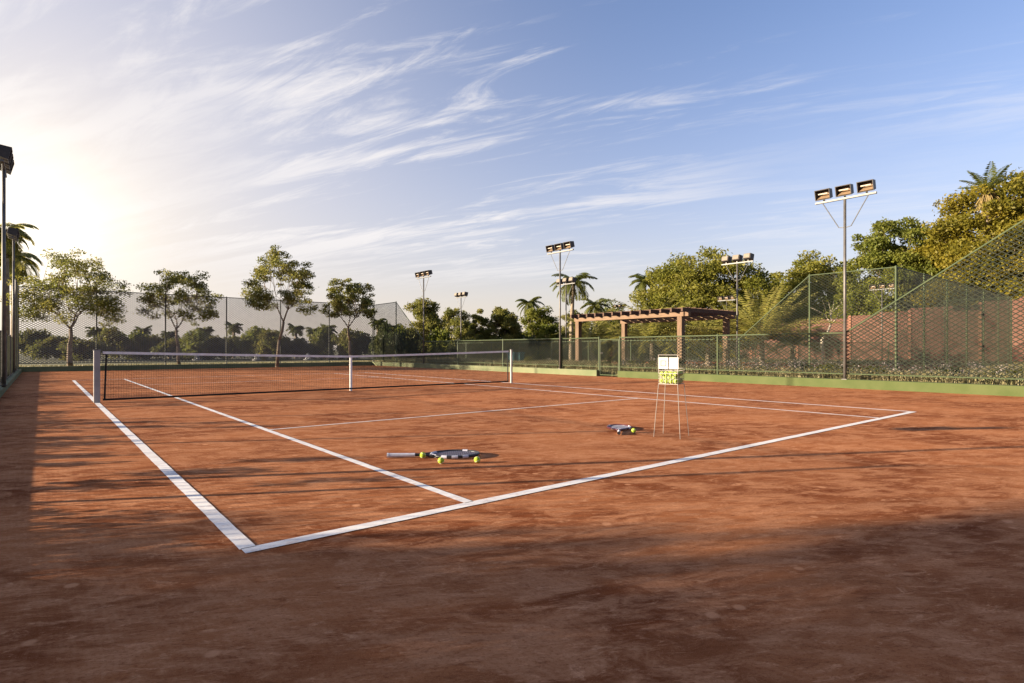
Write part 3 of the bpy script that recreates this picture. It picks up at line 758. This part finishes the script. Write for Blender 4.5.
# near planting between the courts
GNB = 'low shrubs between the right fence and the second court'
near = []
for i in range(17): near.append((19.4 + rnd.uniform(-.4, 1.6), 23.5 - i * 1.45 + rnd.uniform(-.3, .3)))
for i, (x, y) in enumerate(near):
    bush('%s low shrub from the left, planted behind the right fence' % ORD[i], x, y, rnd.uniform(1.2, 1.9), rnd.uniform(.55, .85), [2, 0, 1][i % 3], GNB, rnd.uniform(0, 6))
# tall bright shrubs near the back right corner, inside the strip
for i, (u, d, w, h) in enumerate([(386, 44, 2.6, 3.4), (402, 47, 3.2, 3.2), (441, 45, 3.0, 2.9), (470, 46, 3.0, 2.4)]):
    x, y = at(u, d)
    bush(['tall dark shrub in the back right corner left of the fence corner', 'bright green shrub just right of the back fence corner', 'bright rounded shrub between the third mast and the small mast', 'green shrub right of the small mast under the trees'][i], x, y, w, h, [2, 3, 3, 0][i], 'tall shrubs by the back right corner', i)
# low hedge added outside the left fence to shade the court edge
hv = []; ht = []
cl = []; rd = []
for i in range(150):
    y = -3.5 + i * .25; cl.append((-2.25 + rnd.uniform(-.12, .12), y, .10 + rnd.uniform(0, .18) + .10 * math.sin(y * 1.3) * math.sin(y * .47))); rd.append(.2)
for i in range(110):  # sparse taller clumps, shaped to soften the edge of the hedge's shade
    cl.append((-2.3 + rnd.uniform(-.2, .2), rnd.uniform(-3.5, 33), .2 + .6 * rnd.random() ** 1.8)); rd.append(.15)
v, t = leaf_cloud(cl, rd, 42000, .06, .95, 5, .2); v[:, 2] = np.maximum(v[:, 2], -.02)
tag(quads_obj('hedge', v, t, 'leaf_hedge'), 'low ragged hedge added outside the left fence to shade the court edge', 'hedge')

# ------------------------------------------------------------------ grass and flowers (uncountable)
def blades(name, boxes, n, hmin, hmax, w, m, seed, kind='stuff'):
    r = np.random.RandomState(seed); P = []
    ar = np.array([(b[2] - b[0]) * (b[3] - b[1]) for b in boxes]); cnt = (n * ar / ar.sum()).astype(int)
    for b, c in zip(boxes, cnt): P.append(np.stack([r.uniform(b[0], b[2], c), r.uniform(b[1], b[3], c)], 1))
    P = np.concatenate(P); k = len(P); h = r.uniform(hmin, hmax, k); a = r.uniform(0, 6.28, k); ln_ = r.normal(0, .25, (k, 2)) * h[:, None]
    cs = np.stack([np.cos(a), np.sin(a)], 1) * w / 2; z0 = np.full(k, -.04)
    v = np.stack([np.c_[P - cs, z0], np.c_[P + cs, z0], np.c_[P + cs * .3 + ln_, h], np.c_[P - cs * .3 + ln_, h]], 1).reshape(-1, 3)
    o = quads_obj(name, v, r.rand(k), m); tag(o, kind='stuff'); return o
tag(blades('tall_grass', [(17.2, -3, 18.8, 33), (18.8, 17, 22.8, 33)], 42000, .15, .55, .03, 'grass', 1), 'dry tall grass growing along the outside of the right fence', 'grass')
tag(blades('lawn_grass', [(-3.5, 33.8, 24, 44), (17.4, 33, 30, 44)], 40000, .05, .16, .04, 'grass', 2), 'short grass beyond the back fence kerb', 'grass')
tag(blades('rough_grass', [(19, -4, 23.4, 12), (45.4, 0, 49.8, 45), (24, -3, 45, 3.9)], 42000, .08, .35, .04, 'grass', 3), 'rough grass round the second court', 'grass')
cl = [(18.3 + rnd.uniform(-.5, 2.4), rnd.uniform(-1, 13), rnd.uniform(.35, .7)) for _ in range(150)]
v, t = leaf_cloud(cl, [.22] * 150, 5200, .045, .7, 8)
tag(quads_obj('flowers', v, t, 'flower'), 'small pale pink flowers over the shrubs behind the right fence', 'flowers', kind='stuff')

# ------------------------------------------------------------------ fountains, bins
def fountain():
    root = thing('fountain', 'f', 'fountain'); mb = MB(); n = 20
    prof = [(1.3, 0), (1.3, .35), (1.2, .38), (1.15, .22), (.2, .2), (.16, .75), (.42, .88), (.40, .95), (.1, .9), (.06, 1.25), (0.0, 1.3)]
    vs = []; fs = []
    for r_, z in prof:
        for k in range(n): vs.append((math.cos(6.2832 * k / n) * r_, math.sin(6.2832 * k / n) * r_, z))
    for i in range(len(prof) - 1): fs += [(i * n + k, i * n + (k + 1) % n, (i + 1) * n + (k + 1) % n, (i + 1) * n + k) for k in range(n)]
    mb.add(vs, fs).build('basin', 'stone', root, True)
    w = MB()
    for k in range(14):
        a = 6.2832 * k / 14; w.path([(0, 0, 1.28), (math.cos(a) * .22, math.sin(a) * .22, 1.62), (math.cos(a) * .45, math.sin(a) * .45, 1.4), (math.cos(a) * .7, math.sin(a) * .7, .3)], [.02, .03, .04, .06], n=4)
    w.tube((0, 0, 1.28), (0, 0, 2.0), .05, .015, n=5); w.build('spray', 'water', root)
    return root
f0 = fountain()
for i, (u, lb) in enumerate([(197, 'leftmost white garden fountain, right of the second umbrella tree trunk'), (257, 'white garden fountain left of the third umbrella tree trunk'), (308, 'white garden fountain right of the third umbrella tree trunk'), (404, 'white garden fountain at the back right corner, seen over the net tape')]):
    o = f0 if i == 0 else copy_tree(f0); x, y = at(u, 58); o.location = (x, y, -.03); o.scale = (.34, .34, .42); tag(o, lb, 'fountain', 'white garden fountains')
def bin_():
    root = thing('waste_bin', 'b', 'bin')
    b = MB().add([(-.2, -.2, 0), (.2, -.2, 0), (.2, .2, 0), (-.2, .2, 0), (-.25, -.25, .85), (.25, -.25, .85), (.25, .25, .85), (-.25, .25, .85)],
                 [(0, 3, 2, 1), (4, 5, 6, 7), (0, 1, 5, 4), (1, 2, 6, 5), (2, 3, 7, 6), (3, 0, 4, 7)]).build('bin_body', 'bin', root); bevel(b, .02)
    l_ = MB().box(-.27, -.28, .855, .27, .27, .93).build('lid', 'bin', root); bevel(l_, .02)
    return root
b0 = bin_()
for i, u in enumerate((513, 518.5)):
    o = b0 if i == 0 else copy_tree(b0); x, y = at(u, 32.5); o.location = (x, y, .0); o.rotation_euler = (0, 0, .3)
    tag(o, ['teal waste bin directly beside the right net post, left of its pair', 'teal waste bin behind the right fence, right one of the pair'][i], 'bin', 'teal waste bins')

# ------------------------------------------------------------------ tennis balls
def ball_mesh(r=.031):
    n, m = 14, 20; vs = [(0, 0, -r)]; fs = []
    for i in range(1, n):
        t = math.pi * i / n
        for k in range(m): vs.append((r * math.sin(t) * math.cos(6.2832 * k / m), r * math.sin(t) * math.sin(6.2832 * k / m), -r * math.cos(t)))
    vs.append((0, 0, r))
    for k in range(m): fs.append((0, 1 + (k + 1) % m, 1 + k))
    for i in range(n - 2):
        for k in range(m): a = 1 + i * m; fs.append((a + k, a + (k + 1) % m, a + m + (k + 1) % m, a + m + k))
    a = 1 + (n - 2) * m; e = len(vs) - 1
    for k in range(m): fs.append((a + k, a + (k + 1) % m, e))
    return vs, fs
vs, fs = ball_mesh(); ball0 = MB().add(vs, fs).build('tennis_ball', 'ball', None, True)
sm_ = MB(); pts = []
for k in range(40):
    t = 6.2832 * k / 40; A, B = .44 * math.pi / 2, 0
    a_ = .55; x = math.cos(t) + a_ * math.cos(3 * t) * .55; y = math.sin(t) - a_ * math.sin(3 * t) * .55; z = 1.1 * a_ * math.sin(2 * t) * 1.25
    q = Vector((x, y, z)).normalized() * .0310; pts.append(q)
sm_.path(pts, .0014, n=4, closed=True).build('seam', 'seam', ball0)
fb = [0]
def ball(label, x, y, z, group='tennis balls on the clay'):
    o = ball0 if fb[0] == 0 else copy_tree(ball0); fb[0] += 1
    o.location = (x, y, z); o.rotation_euler = (rnd.uniform(0, 6), rnd.uniform(0, 6), rnd.uniform(0, 6)); tag(o, label, 'tennis ball', group); return o
ZC = .031
ball('yellow tennis ball in front of the big racket, left one of the front pair', 2.09, 1.365, ZC)
ball('yellow tennis ball in front of the tip of the big racket', 2.385, 1.18, ZC)
ball('yellow tennis ball resting by the throat of the big racket, beside its grip', 2.10, 1.72, ZC)
ball('yellow tennis ball touching the small racket near the basket', 5.16, 1.50, ZC)

# ------------------------------------------------------------------ rackets
def racket(label, x, y, rz, S, fm, accent):
    root = thing('tennis_racket', label, 'racket', (x, y, .008), rz, 'tennis rackets on the clay')
    z = .014 * S
    hl, hw = .175 * S, .128 * S; cx = .485 * S
    def oval(t, k=1): return (cx + hl * k * math.cos(t), hw * k * math.sin(t), z)
    n = 48; a = MB(); b = MB()
    a.path([oval(6.2832 * k / n) for k in range(n)], .0105 * S, n=8, closed=True)
    hoop = a.build('frame', fm, root, True)
    for s, e in ((.95, 1.2), (2.5, 3.78), (-1.3, -1.05), (-1.75, -1.5), (-2.2, -1.95)):
        b.path([oval(s + (e - s) * k / 8) for k in range(9)], .0118 * S, n=8)
    b.build('frame_stripe', accent, hoop)
    th = MB()
    for sg in (-1, 1): th.path([(.235 * S, sg * .008 * S, z), (.285 * S, sg * .035 * S, z), (.345 * S, sg * .079 * S, z)], .0095 * S, n=8)
    th.path([(.316 * S, -.055 * S, z), (.306 * S, 0, z), (.316 * S, .055 * S, z)], .007 * S, n=6)
    th.build('throat', fm, root, True)
    st = MB()
    for i in range(-8, 9):
        yy = i / 9 * hw; xx = hl * math.sqrt(1 - (i / 9) ** 2); st.tube((cx - xx, yy, z), (cx + xx, yy, z), .0014 * S, n=4, cap=False)
    for i in range(-10, 11):
        xx = i / 11 * hl; yy = hw * math.sqrt(1 - (i / 11) ** 2); st.tube((cx + xx, -yy, z + .001), (cx + xx, yy, z + .001), .0014 * S, n=4, cap=False)
    st.build('strings', 'string', root)
    g_ = MB(); g_.tube((0, 0, z + .002), (.19 * S, 0, z), .0165 * S, .014 * S, n=8); gr = g_.build('grip', 'grip', root)
    MB().tube((-.012 * S, 0, z + .002), (-.0002, 0, z + .002), .0185 * S, .018 * S, n=8).build('butt_cap', 'frame_b' if fm == 'frame_r' else 'tape', gr)
    MB().tube((.1905 * S, 0, z), (.24 * S, 0, z), .0125 * S, .011 * S, n=8).build('collar', 'frame_b', root)
    return root
racket('big silver and black tennis racket lying on the clay with white grip to the left', 1.83, 1.935, math.atan2(1.44 - 1.935, 2.66 - 1.83), 1.38, 'frame_b', 'frame_w')
racket('small looking racket with dark maroon rim, handle end towards the camera, near the ball basket', 4.85, 1.49, R(40.1), 1.22, 'frame_r', 'frame_w')

# ------------------------------------------------------------------ ball basket on legs
HX, HYY, HR = 5.28, 1.0, R(16)
hp = thing('ball_basket', 'tan wire ball basket on four thin legs holding yellow balls by the baseline', 'ball basket', (HX, HYY, 0), HR)
s = .122; zb_, zt_ = .665, .80
for sx in (-1, 1):
    for sy in (-1, 1):
        MB().tube((sx * s, sy * s, zb_), (sx * .168, sy * .168, .0), .0042, n=6).build('leg', 'chrome', hp)
bk = MB()
for i in range(9):
    f = -s + 2 * s * i / 8
    for z0_, z1_ in ((zb_, zt_),):
        bk.tube((f, -s, z0_), (f, -s, z1_), .0022, n=4); bk.tube((f, s, z0_), (f, s, z1_), .0022, n=4)
        bk.tube((-s, f, z0_), (-s, f, z1_), .0022, n=4); bk.tube((s, f, z0_), (s, f, z1_), .0022, n=4)
    bk.tube((f, -s, zb_), (f, s, zb_), .0022, n=4); bk.tube((-s, f, zb_), (s, f, zb_), .0022, n=4)
for z_ in (zb_, .73, zt_):
    bk.path([(-s, -s, z_), (s, -s, z_), (s, s, z_), (-s, s, z_)], .0042 if z_ != .73 else .0022, n=5, closed=True)
bk.build('basket', 'chrome', hp)
hd = MB()
for sy in (-1, 1):
    hd.tube((-s, sy * s, zt_), (-s, sy * s, 1.03), .0048, n=5)
hd.tube((-s, -s, 1.03), (-s, s, 1.03), .0048, n=5); hd.tube((s, -s, zt_), (s, -s, .86), .0045, n=5); hd.tube((s, s, zt_), (s, s, .86), .0045, n=5)
for z_ in (.83, .86): hd.path([(-s, -s, z_), (s, -s, z_), (s, s, z_), (-s, s, z_)], .003, n=5, closed=True)
hd.build('handle_frame', 'chrome', hp)
for kx, (sgn) in enumerate((-1, 1)):
    pass
# two white cards clipped on the frame
cs_, sn_ = math.cos(HR), math.sin(HR)
def card(label, lx0, ly0, lx1, ly1, prn):
    t = thing('score_card', label, 'card', (HX, HYY, .855), HR, 'white cards on the ball basket')
    d = Vector((lx1 - lx0, ly1 - ly0)).normalized(); nn = Vector((-d.y, d.x)) * .002
    MB().add([(lx0 + nn.x, ly0 + nn.y, 0), (lx1 + nn.x, ly1 + nn.y, 0), (lx1 + nn.x, ly1 + nn.y, .145), (lx0 + nn.x, ly0 + nn.y, .145),
              (lx0 - nn.x, ly0 - nn.y, 0), (lx1 - nn.x, ly1 - nn.y, 0), (lx1 - nn.x, ly1 - nn.y, .145), (lx0 - nn.x, ly0 - nn.y, .145)],
             [(0, 1, 2, 3), (7, 6, 5, 4), (0, 4, 5, 1), (1, 5, 6, 2), (2, 6, 7, 3), (3, 7, 4, 0)]).build('sheet', 'card', t)
    if prn:
        c = ((lx0 + lx1) / 2, (ly0 + ly1) / 2); q = MB()
        for k, (a0, a1, b0_, b1) in enumerate(((-.035, .035, .035, .043), (-.035, .035, .097, .105), (-.035, -.028, .043, .097), (.028, .035, .043, .097))):
            for o_ in (-3,):
                q.add([(c[0] + d.x * a0 + nn.x * 1.4 * o_ / 2, c[1] + d.y * a0 + nn.y * 1.4 * o_ / 2, b0_), (c[0] + d.x * a1 + nn.x * 1.4 * o_ / 2, c[1] + d.y * a1 + nn.y * 1.4 * o_ / 2, b0_),
                       (c[0] + d.x * a1 + nn.x * 1.4 * o_ / 2, c[1] + d.y * a1 + nn.y * 1.4 * o_ / 2, b1), (c[0] + d.x * a0 + nn.x * 1.4 * o_ / 2, c[1] + d.y * a0 + nn.y * 1.4 * o_ / 2, b1)], [(0, 1, 2, 3)])
        q.build('print', 'print', t)
card('white card with a faint pink square, left one above the ball basket', -s - .008, s - .005, -s - .008, s - .125, True)
card('plain white card above the ball basket, right one', -s - .008, s - .137, -s - .008, s - .257, False)
k = 0
rr = random.Random(5)
for lz in range(3):
    off = .0 if lz % 2 == 0 else .029
    for i in range(4 if lz % 2 == 0 else 3):
        for j in range(4 if lz % 2 == 0 else 3):
            lx = -.087 + off + i * .058; ly = -.087 + off + j * .058
            if lz == 2 and rr.random() < .45: continue
            gx = HX + lx * cs_ - ly * sn_; gy = HYY + lx * sn_ + ly * cs_
            ball('yellow tennis ball heaped with others in the wire basket', gx, gy, zb_ + .037 + lz * .046, 'tennis balls in the wire basket')

if __name__ == '__main__':
    for o in C.objects:
        if o.get('label') and len(o['label'].split()) > 16: print('LONG', o.name, o['label'])
